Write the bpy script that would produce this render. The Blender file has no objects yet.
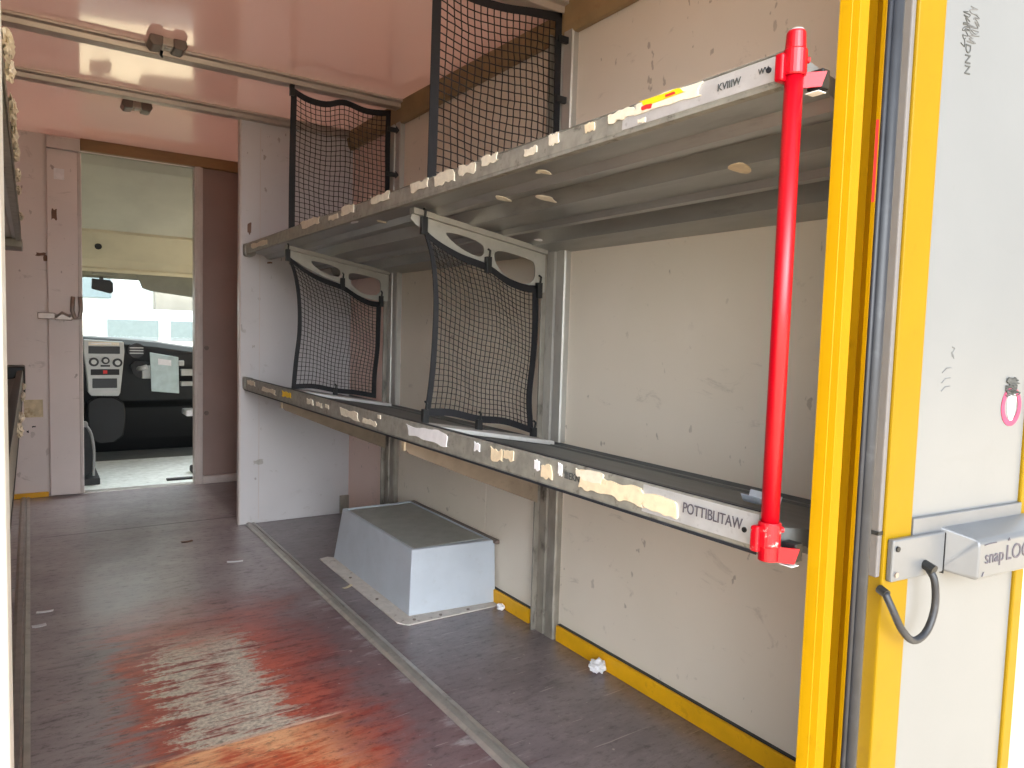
import bpy, bmesh, math, random
from mathutils import Vector, Matrix
from mathutils.geometry import tessellate_polygon
random.seed(7)
SC = bpy.context.scene
COL = SC.collection
PI = math.pi

# ---------------------------------------------------------------- materials
def s2l(c):
    c /= 255.0
    return c/12.92 if c <= .04045 else ((c+.055)/1.055)**2.4
def rgb(r, g, b): return (s2l(r), s2l(g), s2l(b), 1)

class NT:
    """small node-tree writer"""
    def __init__(s, name):
        s.m = bpy.data.materials.new(name); s.m.use_nodes = True
        s.t = s.m.node_tree; s.n = s.t.nodes; s.n.clear()
        s.out = s.n.new('ShaderNodeOutputMaterial')
        s.b = s.n.new('ShaderNodeBsdfPrincipled')
        s.t.links.new(s.b.outputs[0], s.out.inputs[0])
        s.tc = s.n.new('ShaderNodeTexCoord')
        s.co = s.tc.outputs['Object']
    def lk(s, a, b): s.t.links.new(a, b)
    def put(s, sock, v):
        if hasattr(v, 'is_output') or isinstance(v, bpy.types.NodeSocket): s.lk(v, sock)
        else: sock.default_value = v
    def math(s, op, a, b=0.0, c=None, clamp=False):
        n = s.n.new('ShaderNodeMath'); n.operation = op; n.use_clamp = clamp
        s.put(n.inputs[0], a); s.put(n.inputs[1], b)
        if c is not None: s.put(n.inputs[2], c)
        return n.outputs[0]
    def noise(s, scale, detail=4, rough=.55, vec=None, stretch=None, dist=0):
        n = s.n.new('ShaderNodeTexNoise'); n.inputs['Scale'].default_value = scale
        n.inputs['Detail'].default_value = detail; n.inputs['Roughness'].default_value = rough
        n.inputs['Distortion'].default_value = dist
        v = vec or s.co
        if stretch:
            mp = s.n.new('ShaderNodeMapping'); mp.inputs['Scale'].default_value = stretch
            s.lk(v, mp.inputs[0]); v = mp.outputs[0]
        s.lk(v, n.inputs['Vector'])
        return n.outputs[0]
    def ramp(s, v, lo, hi):
        n = s.n.new('ShaderNodeMapRange'); n.interpolation_type = 'SMOOTHSTEP'; n.clamp = True
        s.put(n.inputs[0], v); n.inputs[1].default_value = lo; n.inputs[2].default_value = hi
        n.inputs[3].default_value = 0; n.inputs[4].default_value = 1
        return n.outputs[0]
    def mix(s, f, a, b):
        n = s.n.new('ShaderNodeMix'); n.data_type = 'RGBA'
        s.put(n.inputs[0], f); s.put(n.inputs[6], a); s.put(n.inputs[7], b)
        return n.outputs[2]
    def xyz(s, vec=None):
        n = s.n.new('ShaderNodeSeparateXYZ'); s.lk(vec or s.co, n.inputs[0]); return n.outputs
    def bump(s, h, strength=.2, dist=.002):
        n = s.n.new('ShaderNodeBump'); n.inputs['Strength'].default_value = strength
        n.inputs['Distance'].default_value = dist
        s.lk(h, n.inputs['Height']); s.lk(n.outputs[0], s.b.inputs['Normal'])
    def fin(s, col, rough=.5, metal=0., spec=.5):
        s.put(s.b.inputs['Base Color'], col); s.put(s.b.inputs['Roughness'], rough)
        s.put(s.b.inputs['Metallic'], metal); s.b.inputs['Specular IOR Level'].default_value = spec
        return s.m

def simple(name, c, rough=.5, metal=0., var=.12, vscale=18, dirt=0., dirtcol=(60, 54, 48), dscale=30, spec=.5, bump=0., stretch=None):
    t = NT(name); a = rgb(*c)
    dark = tuple(x*(1-var) for x in a[:3])+(1,); lite = tuple(min(1, x*(1+var)) for x in a[:3])+(1,)
    n = t.noise(vscale, stretch=stretch)
    col = t.mix(t.ramp(n, .3, .7), dark, lite)
    if dirt > 0:
        d = t.noise(dscale, 6, .65, stretch=stretch)
        col = t.mix(t.math('MULTIPLY', t.ramp(d, .56, .72), dirt), col, rgb(*dirtcol))
    if bump: t.bump(t.noise(vscale*4, 3), bump)
    return t.fin(col, rough, metal, spec)

def flecked(name, c, c2, rough, fleck=(124, 112, 100), amount=.5, spec=.4):
    """painted panel with scuffs, pencil marks and specks"""
    t = NT(name)
    col = t.mix(t.ramp(t.noise(2.2, 3), .3, .7), rgb(*c), rgb(*c2))
    f = t.ramp(t.noise(30, 3, .5, stretch=(1, 1, .6)), .685, .72)
    g = t.ramp(t.noise(3.1, 2), .38, .58)
    col = t.mix(t.math('MULTIPLY', t.math('MULTIPLY', f, g), amount), col, rgb(*fleck))
    h = t.ramp(t.noise(7, 6, .7, stretch=(1, 1, 2.2), dist=.8), .60, .70)
    col = t.mix(t.math('MULTIPLY', h, .24), col, rgb(*fleck))
    t.bump(t.noise(60, 2), .03)
    return t.fin(col, rough, 0, spec)

M = {}
M['wall'] = flecked('wall_paint', (226, 216, 202), (220, 210, 195), .42)
M['wall_pink'] = flecked('wall_paint_rosy', (238, 212, 202), (232, 205, 195), .45)
M['panel'] = flecked('panel_paint', (200, 198, 200), (194, 191, 193), .4, amount=.6)
M['front'] = flecked('front_paint', (224, 214, 211), (216, 206, 203), .4, fleck=(85, 65, 60))
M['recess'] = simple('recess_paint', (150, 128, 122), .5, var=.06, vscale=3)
t = NT('ceiling_gloss')
t.bump(t.noise(3, 2), .02, .004)
M['ceiling'] = t.fin(t.mix(t.noise(3, 3), rgb(240, 212, 203), rgb(234, 204, 195)), .16, 0, .5)
M['ceiling'].node_tree.nodes['Principled BSDF'].inputs['Coat Weight'].default_value = 1
M['ceiling'].node_tree.nodes['Principled BSDF'].inputs['Coat Roughness'].default_value = .055
M['ceiling'].node_tree.nodes['Principled BSDF'].inputs['Coat IOR'].default_value = 1.9
M['alu'] = simple('aluminium', (176, 172, 168), .38, .55, .1, 22, .35, (90, 84, 78), 26)
M['alu_bow'] = simple('bow_metal', (190, 178, 168), .35, .3, .06, 10, .2, (120, 100, 90))
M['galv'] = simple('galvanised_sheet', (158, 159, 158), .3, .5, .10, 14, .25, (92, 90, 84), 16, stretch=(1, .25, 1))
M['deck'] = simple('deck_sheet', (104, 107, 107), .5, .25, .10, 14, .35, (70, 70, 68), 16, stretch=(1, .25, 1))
M['lip'] = simple('shelf_edge_paint', (150, 148, 140), .45, .25, .14, 40, .8, (90, 86, 78), 45)
M['lip_light'] = simple('shelf_edge_pale', (196, 196, 198), .35, .35, .08, 30, .35, (110, 108, 106), 60)
M['tape'] = simple('torn_tape', (226, 218, 200), .7, 0, .07, 60, .4, (190, 170, 140), 70)
M['tape_tan'] = simple('torn_tape_tan', (226, 208, 178), .7, 0, .07, 60, .4, (196, 172, 140), 70)
M['tape_yellow'] = simple('sticker_yellow', (245, 205, 30), .5, 0, .04)
M['tape_red'] = simple('sticker_red', (214, 50, 50), .5, 0, .04)
M['bracket'] = simple('bracket_paint', (176, 174, 166), .45, .2, .06, 20, .3, (110, 104, 94))
M['bracket_tan'] = simple('bracket_bare', (150, 134, 116), .55, .1, .1, 16, .4, (110, 94, 78))
M['plate'] = simple('divider_plate', (196, 196, 194), .45, .1, .05, 20, .25, (130, 128, 124))
M['post'] = simple('post_metal', (178, 176, 170), .42, .35, .08, 12, .5, (95, 88, 78), 14, stretch=(1, 1, .4))
M['post_worn'] = simple('post_metal_worn', (150, 144, 134), .5, .3, .2, 16, .9, (58, 52, 46), 14, stretch=(1, 1, .5))
M['black'] = simple('black_webbing', (20, 20, 25), .75, 0, .2, 80)
M['cord'] = simple('black_cord', (24, 22, 22), .8, 0, .1, 80)
M['strip'] = simple('strip_metal', (108, 105, 105), .6, 0, .05, 10)
M['rubber'] = simple('rubber', (38, 41, 48), .45, 0, .12, 30, .2, (90, 92, 96))
M['dark'] = simple('dark_plastic', (26, 28, 30), .5, 0, .1, 30)
M['red'] = simple('red_paint', (172, 3, 24), .28, 0, .06, 14, .12, (170, 6, 22), 24)
M['red_worn'] = simple('red_paint_chipped', (186, 8, 28), .35, 0, .06, 14, 1, (214, 200, 196), 75)
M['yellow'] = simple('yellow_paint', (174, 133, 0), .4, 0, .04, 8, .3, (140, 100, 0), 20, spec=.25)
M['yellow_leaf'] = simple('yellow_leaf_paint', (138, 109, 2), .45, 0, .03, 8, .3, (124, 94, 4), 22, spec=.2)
M['skirt'] = simple('skirting_yellow', (226, 168, 14), .5, 0, .08, 12, .3, (150, 104, 20), 24)
M['wood'] = simple('header_wood', (142, 108, 70), .55, 0, .16, 10, .35, (84, 58, 40), 20, stretch=(.3, .3, 1))
M['cornice'] = simple('cornice_strip', (156, 130, 94), .5, 0, .12, 8, .3, (120, 84, 50), 16)
M['frame'] = simple('frame_paint', (196, 186, 182), .4, 0, .05, 8, .2, (120, 110, 104))
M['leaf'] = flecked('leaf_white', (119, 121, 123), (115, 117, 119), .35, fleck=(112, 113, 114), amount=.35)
M['white'] = simple('white_paint', (232, 234, 234), .4, 0, .03)
M['box'] = simple('box_grey', (184, 192, 202), .45, 0, .04, 10, .15, (150, 150, 150), 30)
M['box_lid'] = simple('box_lid_grey', (168, 170, 166), .55, 0, .06, 20, .3, (112, 112, 108), 30)
M['box_flange'] = simple('box_flange', (196, 190, 184), .55, 0, .08, 30, .7, (120, 108, 100), 40)
M['lock'] = simple('lock_steel', (116, 119, 124), .38, .35, .05, 12, .25, (130, 130, 132), 30)
M['ink'] = simple('ink', (84, 80, 88), .8, 0, .1)
M['pencil'] = simple('pencil_marks', (104, 106, 108), .8, 0, .2, 60)
M['pencil_dark'] = simple('marker_scribble', (74, 76, 76), .8, 0, .2, 60)
M['pink'] = simple('sticker_pink', (168, 62, 96), .6, 0, .1, 50)
M['chrome'] = simple('steel', (150, 140, 134), .35, .5, .1, 30, .3, (80, 66, 58))
M['lamp'] = simple('lamp_plastic', (112, 98, 90), .35, 0, .1, 20, .4, (70, 60, 54))
M['lamp_clear'] = simple('lamp_middle', (176, 160, 148), .25, 0, .08, 30)
M['paper'] = simple('paper', (232, 232, 236), .8, 0, .05, 40)
M['paper_blue'] = simple('paper_bluish', (196, 204, 216), .7, 0, .08, 60)
M['label'] = simple('old_label', (206, 192, 160), .7, 0, .14, 30, .6, (150, 124, 84), 20)
M['brown'] = simple('brown_stain', (118, 88, 72), .7, 0, .2, 30)
# cab
M['dash'] = simple('dash_black', (13, 17, 21), .55, 0, .15, 10)
M['console'] = simple('console_silver', (176, 178, 176), .4, .2, .05, 20)
M['console_black'] = simple('console_black', (16, 20, 24), .4, 0, .1)
M['cablining'] = simple('cab_lining', (184, 186, 172), .7, 0, .06, 4)
M['cabbeige'] = simple('cab_overhead', (190, 184, 158), .6, 0, .06, 4)
M['visor'] = simple('visor_grey', (124, 126, 116), .7, 0, .05)
M['mat'] = simple('cab_floor_metal', (238, 246, 242), .5, 0, .1, 22, .35, (150, 156, 150), 16)
M['mat_dark'] = simple('cab_floor_dark', (110, 114, 112), .6, 0, .1, 12)
M['seat'] = simple('seat_fabric', (40, 44, 46), .7, 0, .15, 40)
M['piping'] = simple('seat_piping', (150, 152, 152), .5, 0, .05)
M['clip'] = simple('clipboard_plastic', (176, 196, 198), .35, 0, .1, 16)
M['cabbody'] = simple('cab_body', (170, 172, 170), .6, 0, .04)
M['facade'] = simple('facade', (188, 194, 196), .8, 0, .04, 1)
M['facade_beige'] = simple('facade_stone', (160, 152, 142), .8, 0, .1, 2)
M['window_ext'] = simple('facade_window', (120, 134, 140), .3, 0, .05)
M['asphalt'] = simple('asphalt', (200, 184, 158), .9, 0, .08, 2)
t = NT('windscreen'); t.n.remove(t.b)
g = t.n.new('ShaderNodeBsdfTransparent'); g.inputs[0].default_value = (.94, .98, .97, 1)
gl = t.n.new('ShaderNodeBsdfGlossy'); gl.inputs['Roughness'].default_value = .02
mx = t.n.new('ShaderNodeMixShader')
mx.inputs[0].default_value = .04; t.lk(g.outputs[0], mx.inputs[1]); t.lk(gl.outputs[0], mx.inputs[2]); t.lk(mx.outputs[0], t.out.inputs[0])
M['glass'] = t.m

def floor_mat():
    """brown film-faced plywood: red where the film is rubbed thin, grey where it is worn through, orange board by the sill"""
    t = NT('floor_film')
    x, y, z = t.xyz()
    n1 = t.noise(5, 5, .6, stretch=(.7, 1, 1)); n2 = t.noise(20, 6, .68, stretch=(.30, 1.5, 1)); n3 = t.noise(85, 3, .6)
    w1 = t.math('MULTIPLY', t.math('SUBTRACT', n1, .5), .40)
    w2 = t.math('MULTIPLY', t.math('SUBTRACT', n2, .5), .30)
    wx = t.math('ADD', x, t.math('ADD', w1, w2)); wy = t.math('ADD', y, t.math('ADD', w1, w2))
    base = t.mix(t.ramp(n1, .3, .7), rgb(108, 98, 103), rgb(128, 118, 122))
    base = t.mix(t.math('MULTIPLY', t.math('SUBTRACT', 1.0, t.ramp(x, .86, .93)), .6), base, t.mix(t.ramp(n1, .3, .7), rgb(170, 162, 166), rgb(194, 187, 190)))  # aisle worn lighter, and lightened further in place of missing light
    base = t.mix(t.math('MULTIPLY', t.ramp(n2, .5, .75), .5), base, rgb(146, 137, 139))
    base = t.mix(t.math('MULTIPLY', t.ramp(n2, .46, .28), .5), base, rgb(86, 76, 81))
    def band(v, a0, a1, b0, b1):
        return t.math('MULTIPLY', t.ramp(v, a0, a1), t.math('SUBTRACT', 1.0, t.ramp(v, b0, b1)))
    # red-brown zone of the aisle
    red = t.math('MULTIPLY', band(wx, .12, .26, .58, .84), t.math('SUBTRACT', 1.0, t.ramp(wy, 2.25, 2.95)))
    redc = t.mix(t.ramp(n2, .32, .66), rgb(134, 46, 40), rgb(206, 100, 78))
    maroon = t.math('MULTIPLY', band(wx, .5, .7, .88, .95), t.math('SUBTRACT', 1.0, t.ramp(wy, 2.3, 3.2)))
    base = t.mix(t.math('MULTIPLY', maroon, .7), base, rgb(96, 58, 62))
    col = t.mix(t.math('MULTIPLY', red, .92), base, redc)
    # grey worn-through patch
    wn = t.math('ADD', t.math('MULTIPLY', t.math('SUBTRACT', n2, .5), .5), t.math('MULTIPLY', t.math('SUBTRACT', n3, .5), .12))
    px = t.math('ADD', x, wn); py = t.math('ADD', y, wn)
    worn = t.math('MULTIPLY', band(px, .28, .34, .53, .60), band(py, 1.70, 1.76, 2.28, 2.55))
    worn = t.math('MULTIPLY', worn, t.ramp(y, 1.752, 1.764))
    worn = t.math('MULTIPLY', worn, t.ramp(n2, .36, .50))
    wornc = t.mix(t.ramp(n3, .35, .65), rgb(188, 180, 166), rgb(224, 214, 198))
    col = t.mix(worn, col, wornc)
    # orange board in front of the seam
    orm = t.math('MULTIPLY', t.math('SUBTRACT', 1.0, t.ramp(t.math('ADD', y, t.math('MULTIPLY', x, .02)), 1.755, 1.775)), band(wx, .10, .20, .50, .74))
    orc = t.mix(t.ramp(t.math('ADD', n1, t.math('MULTIPLY', t.math('SUBTRACT', n2, .5), .8)), .36, .66), rgb(206, 88, 54), rgb(255, 200, 150))
    col = t.mix(t.math('MULTIPLY', orm, .95), col, orc)
    # light scrape along the seam and specks everywhere
    seam = t.math('MULTIPLY', band(y, 1.752, 1.758, 1.762, 1.772), band(x, .12, .2, .62, .7))
    col = t.mix(t.math('MULTIPLY', seam, t.ramp(n2, .35, .55)), col, rgb(224, 190, 168))
    seam2 = t.math('MULTIPLY', band(y, 3.925, 3.932, 3.938, 3.945), t.ramp(x, .0, .1))
    col = t.mix(t.math('MULTIPLY', seam2, .7), col, rgb(40, 34, 36))
    dk = t.math('MULTIPLY', t.ramp(t.noise(9, 6, .7, stretch=(.5, 1.3, 1)), .58, .70), .45)
    col = t.mix(dk, col, rgb(64, 54, 58))
    sp = t.ramp(t.noise(48, 2, .5), .725, .75)
    col = t.mix(t.math('MULTIPLY', sp, .6), col, rgb(176, 166, 160))
    n4 = t.noise(46, 8, .78, stretch=(.55, 1.15, 1)); n5 = t.noise(150, 3, .7)
    col = t.mix(t.math('MULTIPLY', t.ramp(n4, .50, .34), .55), col, rgb(48, 38, 40))
    col = t.mix(t.math('MULTIPLY', t.ramp(n4, .57, .70), .30), col, rgb(190, 178, 176))
    col = t.mix(t.math('MULTIPLY', t.ramp(n5, .56, .70), .22), col, rgb(60, 50, 52))
    scr = t.ramp(t.noise(30, 2, .5, stretch=(.18, 2.6, 1), dist=.4), .70, .725)
    col = t.mix(t.math('MULTIPLY', scr, .35), col, rgb(196, 184, 180))
    t.bump(n3, .18, .002)
    r = t.math('ADD', .27, t.math('MULTIPLY', n2, .22))
    t.b.inputs['Coat Weight'].default_value = .45; t.b.inputs['Coat Roughness'].default_value = .2; t.b.inputs['Coat IOR'].default_value = 1.6
    return t.fin(col, r, 0, .45)
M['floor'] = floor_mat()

# translucency added to the roof to brighten the ceiling and the interior
t = M['ceiling'].node_tree; pb = t.nodes['Principled BSDF']; ou = t.nodes['Material Output']
tr = t.nodes.new('ShaderNodeBsdfTranslucent'); tr.inputs[0].default_value = (.95, .74, .66, 1)
mx = t.nodes.new('ShaderNodeMixShader'); mx.inputs[0].default_value = .13
t.links.new(pb.outputs[0], mx.inputs[1]); t.links.new(tr.outputs[0], mx.inputs[2]); t.links.new(mx.outputs[0], ou.inputs[0])

# ---------------------------------------------------------------- mesh helpers
class MB:
    def __init__(s): s.bm = bmesh.new()
    def box(s, x0, x1, y0, y1, z0, z1, rz=0, piv=None):
        c = Vector(((x0+x1)/2, (y0+y1)/2, (z0+z1)/2))
        m = Matrix.Translation(c) @ Matrix.Diagonal((abs(x1-x0), abs(y1-y0), abs(z1-z0), 1))
        if rz:
            p = Vector(piv) if piv else c
            m = Matrix.Translation(p) @ Matrix.Rotation(rz, 4, 'Z') @ Matrix.Translation(-p) @ m
        bmesh.ops.create_cube(s.bm, size=1, matrix=m); return s
    def prism(s, loops, fmap):
        """loops: outer polygon then holes, 2-D; fmap(u,v,w) -> 3-D for w = 0 and 1"""
        L = [[Vector((u, v, 0)) for u, v in lp] for lp in loops]
        flat = [p for lp in L for p in lp]
        a = [s.bm.verts.new(fmap(p.x, p.y, 0)) for p in flat]; b = [s.bm.verts.new(fmap(p.x, p.y, 1)) for p in flat]
        for tri in tessellate_polygon(L):
            try:
                s.bm.faces.new([a[i] for i in tri]); s.bm.faces.new([b[i] for i in reversed(tri)])
            except ValueError: pass
        k = 0
        for lp in L:
            n = len(lp)
            for i in range(n):
                j = (i+1) % n
                s.bm.faces.new((a[k+i], a[k+j], b[k+j], b[k+i]))
            k += n
        return s
    def ext_y(s, loops, y0, y1): return s.prism(loops, lambda u, v, w: (u, y0+(y1-y0)*w, v))   # polygon in XZ
    def ext_x(s, loops, x0, x1): return s.prism(loops, lambda u, v, w: (x0+(x1-x0)*w, u, v))   # polygon in YZ
    def ext_z(s, loops, z0, z1): return s.prism(loops, lambda u, v, w: (u, v, z0+(z1-z0)*w))   # polygon in XY
    def tube(s, pts, r, n=10, cap=True, radii=None):
        pts = [Vector(p) for p in pts]; rings = []
        up0 = None
        for i, p in enumerate(pts):
            d = (pts[min(i+1, len(pts)-1)]-pts[max(i-1, 0)]).normalized()
            if up0 is None:
                up0 = d.orthogonal().normalized()
            else:
                up0 = (up0 - d*up0.dot(d)).normalized()
            v = d.cross(up0); rr = radii[i] if radii else r
            rings.append([s.bm.verts.new(p + (up0*math.cos(2*PI*k/n)+v*math.sin(2*PI*k/n))*rr) for k in range(n)])
        for A, B in zip(rings, rings[1:]):
            for k in range(n): s.bm.faces.new((A[k], A[(k+1) % n], B[(k+1) % n], B[k]))
        if cap:
            s.bm.faces.new(rings[0][::-1]); s.bm.faces.new(rings[-1])
        return s
    def cyl(s, p, q, r, n=16): return s.tube([p, q], r, n)
    def build(s, name, mat, parent=None, bevel=0., smooth=False, seg=2):
        bmesh.ops.recalc_face_normals(s.bm, faces=s.bm.faces[:])
        me = bpy.data.meshes.new(name); s.bm.to_mesh(me); s.bm.free()
        me.materials.append(mat if not isinstance(mat, str) else M[mat])
        if smooth:
            for f in me.polygons: f.use_smooth = True
        o = bpy.data.objects.new(name, me); COL.objects.link(o)
        if parent:
            w = parent.location if parent.parent is None else parent.parent.location
            if parent.type == 'EMPTY':
                me.transform(Matrix.Translation(-parent.location))
            else:
                off = parent.get('_o', (0, 0, 0)); me.transform(Matrix.Translation(-Vector(off)))
            o['_o'] = tuple(parent.location) if parent.type == 'EMPTY' else tuple(parent.get('_o', (0, 0, 0)))
            o.parent = parent
        if bevel:
            b = o.modifiers.new('bevel', 'BEVEL'); b.width = bevel; b.segments = seg; b.limit_method = 'ANGLE'; b.angle_limit = .7
        return o

def tag(o, label, cat, group=None):
    o['label'] = label; o['category'] = cat
    if group: o['group'] = group
    return o
def thing(name, label, cat, loc, group=None):
    o = bpy.data.objects.new(name, None); o.empty_display_size = .05; o.location = loc; COL.objects.link(o)
    return tag(o, label, cat, group)
def struct(o): o['kind'] = 'structure'; return o
def sroot(name, loc=(0, 0, 0)):
    o = bpy.data.objects.new(name, None); o.location = loc; COL.objects.link(o); return struct(o)

def smooth_poly(p, it=2):
    for _ in range(it):
        q = []
        for i in range(len(p)):
            a, b = p[i], p[(i+1) % len(p)]
            q += [(a[0]*.75+b[0]*.25, a[1]*.75+b[1]*.25), (a[0]*.25+b[0]*.75, a[1]*.25+b[1]*.75)]
        p = q
    return p
def catmull(p, n=8):
    P = [Vector(q) for q in p]; P = [P[0]*2-P[1]] + P + [P[-1]*2-P[-2]]; out = []
    for i in range(1, len(P)-2):
        a, b, c, d = P[i-1:i+3]
        for k in range(n):
            t = k/n
            out.append(.5*((2*b)+(c-a)*t+(2*a-5*b+4*c-d)*t*t+(3*b-a-3*c+d)*t**3))
    out.append(P[-2]); return out
def jag(u0, u1, v0, v1, n=7, j=.25):
    """torn outline of a patch"""
    w, h = (u1-u0), (v1-v0); p = []
    for i in range(n): p.append((u0+w*i/n+w/n*random.uniform(-.3, .3), v0+h*random.uniform(0, j)))
    for i in range(3): p.append((u1-w*random.uniform(0, .12), v0+h*(i+.5)/3))
    for i in range(n): p.append((u1-w*i/n+w/n*random.uniform(-.3, .3), v1-h*random.uniform(0, j)))
    for i in range(3): p.append((u0+w*random.uniform(0, .12), v1-h*(i+.5)/3))
    return smooth_poly(p, 1)
def text(name, body, size, mat, mtx, parent=None, thick=.0006, align='LEFT', shear=0., sx=1.):
    c = bpy.data.curves.new(name, 'FONT'); c.body = body; c.size = size; c.extrude = thick; c.align_x = align; c.shear = shear
    o = bpy.data.objects.new(name, c); COL.objects.link(o)
    dg = bpy.context.evaluated_depsgraph_get(); dg.update()
    me = bpy.data.meshes.new_from_object(o.evaluated_get(dg)); bpy.data.objects.remove(o)
    me.name = name
    off = Vector(parent.get('_o', (0, 0, 0))) if parent and parent.type != 'EMPTY' else (parent.location if parent else Vector())
    me.transform(Matrix.Translation(-Vector(off)) @ mtx @ Matrix.Diagonal((sx, 1, 1, 1))); me.materials.clear(); me.materials.append(M[mat])
    q = bpy.data.objects.new(name, me); COL.objects.link(q)
    if parent: q.parent = parent; q['_o'] = tuple(off)
    return q
def fr(o, xa, ya):   # frame matrix from origin and axes
    xa = Vector(xa).normalized(); ya = Vector(ya).normalized(); za = xa.cross(ya)
    m = Matrix((xa, ya, za)).transposed().to_4x4(); m.translation = Vector(o); return m

# ---------------------------------------------------------------- setting: cargo body
XW, H, YF, XL, YR = 1.451, 2.05, 4.88, -.60, .606
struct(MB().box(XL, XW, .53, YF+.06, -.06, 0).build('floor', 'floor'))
cl = MB()
SP = ((.56, H), (.70, H), (.76, H-.016), (1.84, H), (1.90, H), (1.955, H-.022), (3.045, H), (YF+.06, H))   # rear edge of panels lowered to shape the windscreen's reflection in the ceiling
rows = [[cl.bm.verts.new(q) for q in ((XL-.05, y, z), (XW+.05, y, z), (XW+.05, y, H+.05), (XL-.05, y, H+.05))] for y, z in SP]
for A, C in zip(rows, rows[1:]):
    for k in range(4): cl.bm.faces.new((A[k], A[(k+1) % 4], C[(k+1) % 4], C[k]))
cl.bm.faces.new(rows[0]); cl.bm.faces.new(rows[-1][::-1])
struct(cl.build('ceiling', 'ceiling'))
wr = sroot('wall_right')
MB().box(XW+.012, XW+.05, YR, YF+.06, -.06, H).build('outer_skin', 'white', wr)
for a, b, m in ((YR, 1.838, 'wall'), (1.841, 2.318, 'wall'), (2.321, 3.11, 'wall'), (3.113, 3.75, 'wall_pink'), (3.753, YF, 'wall_pink')):
    MB().box(XW, XW+.012, a, b, 0, H).build('wall_panel', m, wr)
struct(MB().box(XL-.05, XL, YR, YF+.06, -.06, H).build('wall_left', 'wall'))
# front bulkhead round the doorway to the cab
wf = sroot('wall_front')
MB().box(XL, .250, YF, YF+.03, 0, H).build('wall_panel', 'front', wf)
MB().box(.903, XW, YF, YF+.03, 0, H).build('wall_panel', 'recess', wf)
MB().box(.25, .903, YF, YF+.03, 1.985, H).build('wall_panel', 'front', wf)
for zc in (.867, .452):
    MB().cyl((.928, YF, zc), (.928, YF-.012, zc), .014).build('bolt', 'lamp', wf)
for zc in (1.02, 1.05): MB().cyl((.872, YF-.02, zc), (.872, YF-.026, zc), .006).build('screw', 'dark', wf)
MB().box(-.035, .055, YF-.002, YF, .46, .56).build('old_label', 'label', wf)
for u, w, z, h, m in ((.03, .05, 1.37, .025, 'brown'), (.0, .02, .40, .012, 'dark'), (-.025, .012, .37, .02, 'dark'), (.065, .03, 1.33, .05, 'brown')):
    MB().ext_y([jag(u, u+w, z, z+h, 4, .4)], YF-.0015, YF).build('scuff', m, wf)
struct(MB().box(-.57, .078, YF-.02, YF, 0, .028).build('baseboard_front', 'skirt', bevel=.003))
# header beam of bare wood and door frame post
hb = MB().box(.25, XW, YF-.035, YF, 1.985, H).build('trim_1', 'wood', bevel=.004); struct(hb)
dfm = MB().box(.856, .903, YF-.03, YF+.05, 0, 1.985).box(.868, .891, YF-.04, YF-.03, 0, 1.985).build('trim_2', 'frame', bevel=.004); struct(dfm)
struct(MB().box(.903, XW, YF-.03, YF, 0, .05).build('trim_3', 'frame', bevel=.004))
struct(MB().box(.25, .9, YF-.01, YF+.05, -.002, .006).build('trim_4', 'alu', bevel=.002))
# sliding door leaf, pushed open to the left of the doorway
d1 = sroot('door_1', (.17, YF-.05, 0))
MB().box(.085, .252, YF-.055, YF-.02, .012, 1.965).build('door_panel', 'front', d1, bevel=.004)
MB().box(.232, .25, YF-.060, YF-.054, .012, 1.965).build('edge_strip', 'frame', d1, bevel=.003)
MB().box(.085, .245, YF-.075, YF-.018, 1.965, 2.03).build('guide_box', 'frame', d1, bevel=.006)
MB().box(.12, .17, YF-.0575, YF-.0552, 1.80, 1.86).build('white_label', 'paper', d1)
MB().ext_y([jag(.105, .135, 1.56, 1.64, 4, .3)], YF-.0568, YF-.0552).build('stain', 'brown', d1)
lt = MB().box(.035, .12, YF-.075, YF-.055, 1.02, 1.055).box(.115, .20, YF-.088, YF-.055, 1.015, 1.05).build('latch', 'chrome', d1, bevel=.004)
MB().tube([(.205, YF-.08, 1.15), (.2, YF-.085, 1.07), (.212, YF-.09, 1.03), (.235, YF-.09, 1.03), (.243, YF-.085, 1.08), (.24, YF-.08, 1.15)], .0115, 8).build('hook', 'chrome', lt, smooth=True)
MB().tube([(.12, YF-.09, 1.03), (.15, YF-.1, 1.06), (.19, YF-.1, 1.035)], .007, 8).build('lever', 'chrome', lt, smooth=True)
# partition panel
pt = sroot('wall_partition')
MB().box(.872, XW, 3.752, 3.782, 0.0, 2.025).build('panel', 'panel', pt, bevel=.003)
MB().box(.866, .876, 3.748, 3.786, 0.0, 2.025).build('edge_strip', 'frame', pt, bevel=.003)
MB().box(.965, .968, 3.7505, 3.753, .02, 2.0).build('crease', 'frame', pt)
MB().box(1.40, XW, 3.742, 3.753, 0, .10).build('corner_plate', 'post_worn', pt, bevel=.002)
for u, z, w, h in ((.905, 1.46, .02, .07), (.94, .30, .05, .035), (.93, .90, .014, .02), (1.0, 1.33, .03, .012)):
    MB().ext_y([jag(u, u+w, z, z+h, 4, .4)], 3.7505, 3.7525).build('dent', 'brown' if z > 1 else 'alu', pt)
# yellow skirting
for i, (a, b) in enumerate(((.62, 1.832), (1.99, 2.24), (3.02, 3.10))):
    bb = struct(MB().box(1.432, XW, a, b, 0, .052).build('baseboard_right', 'skirt', bevel=.003))
    MB().box(1.440, XW, a, b, .0515, .0545).build('dark_gap', 'rubber', bb)
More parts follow.
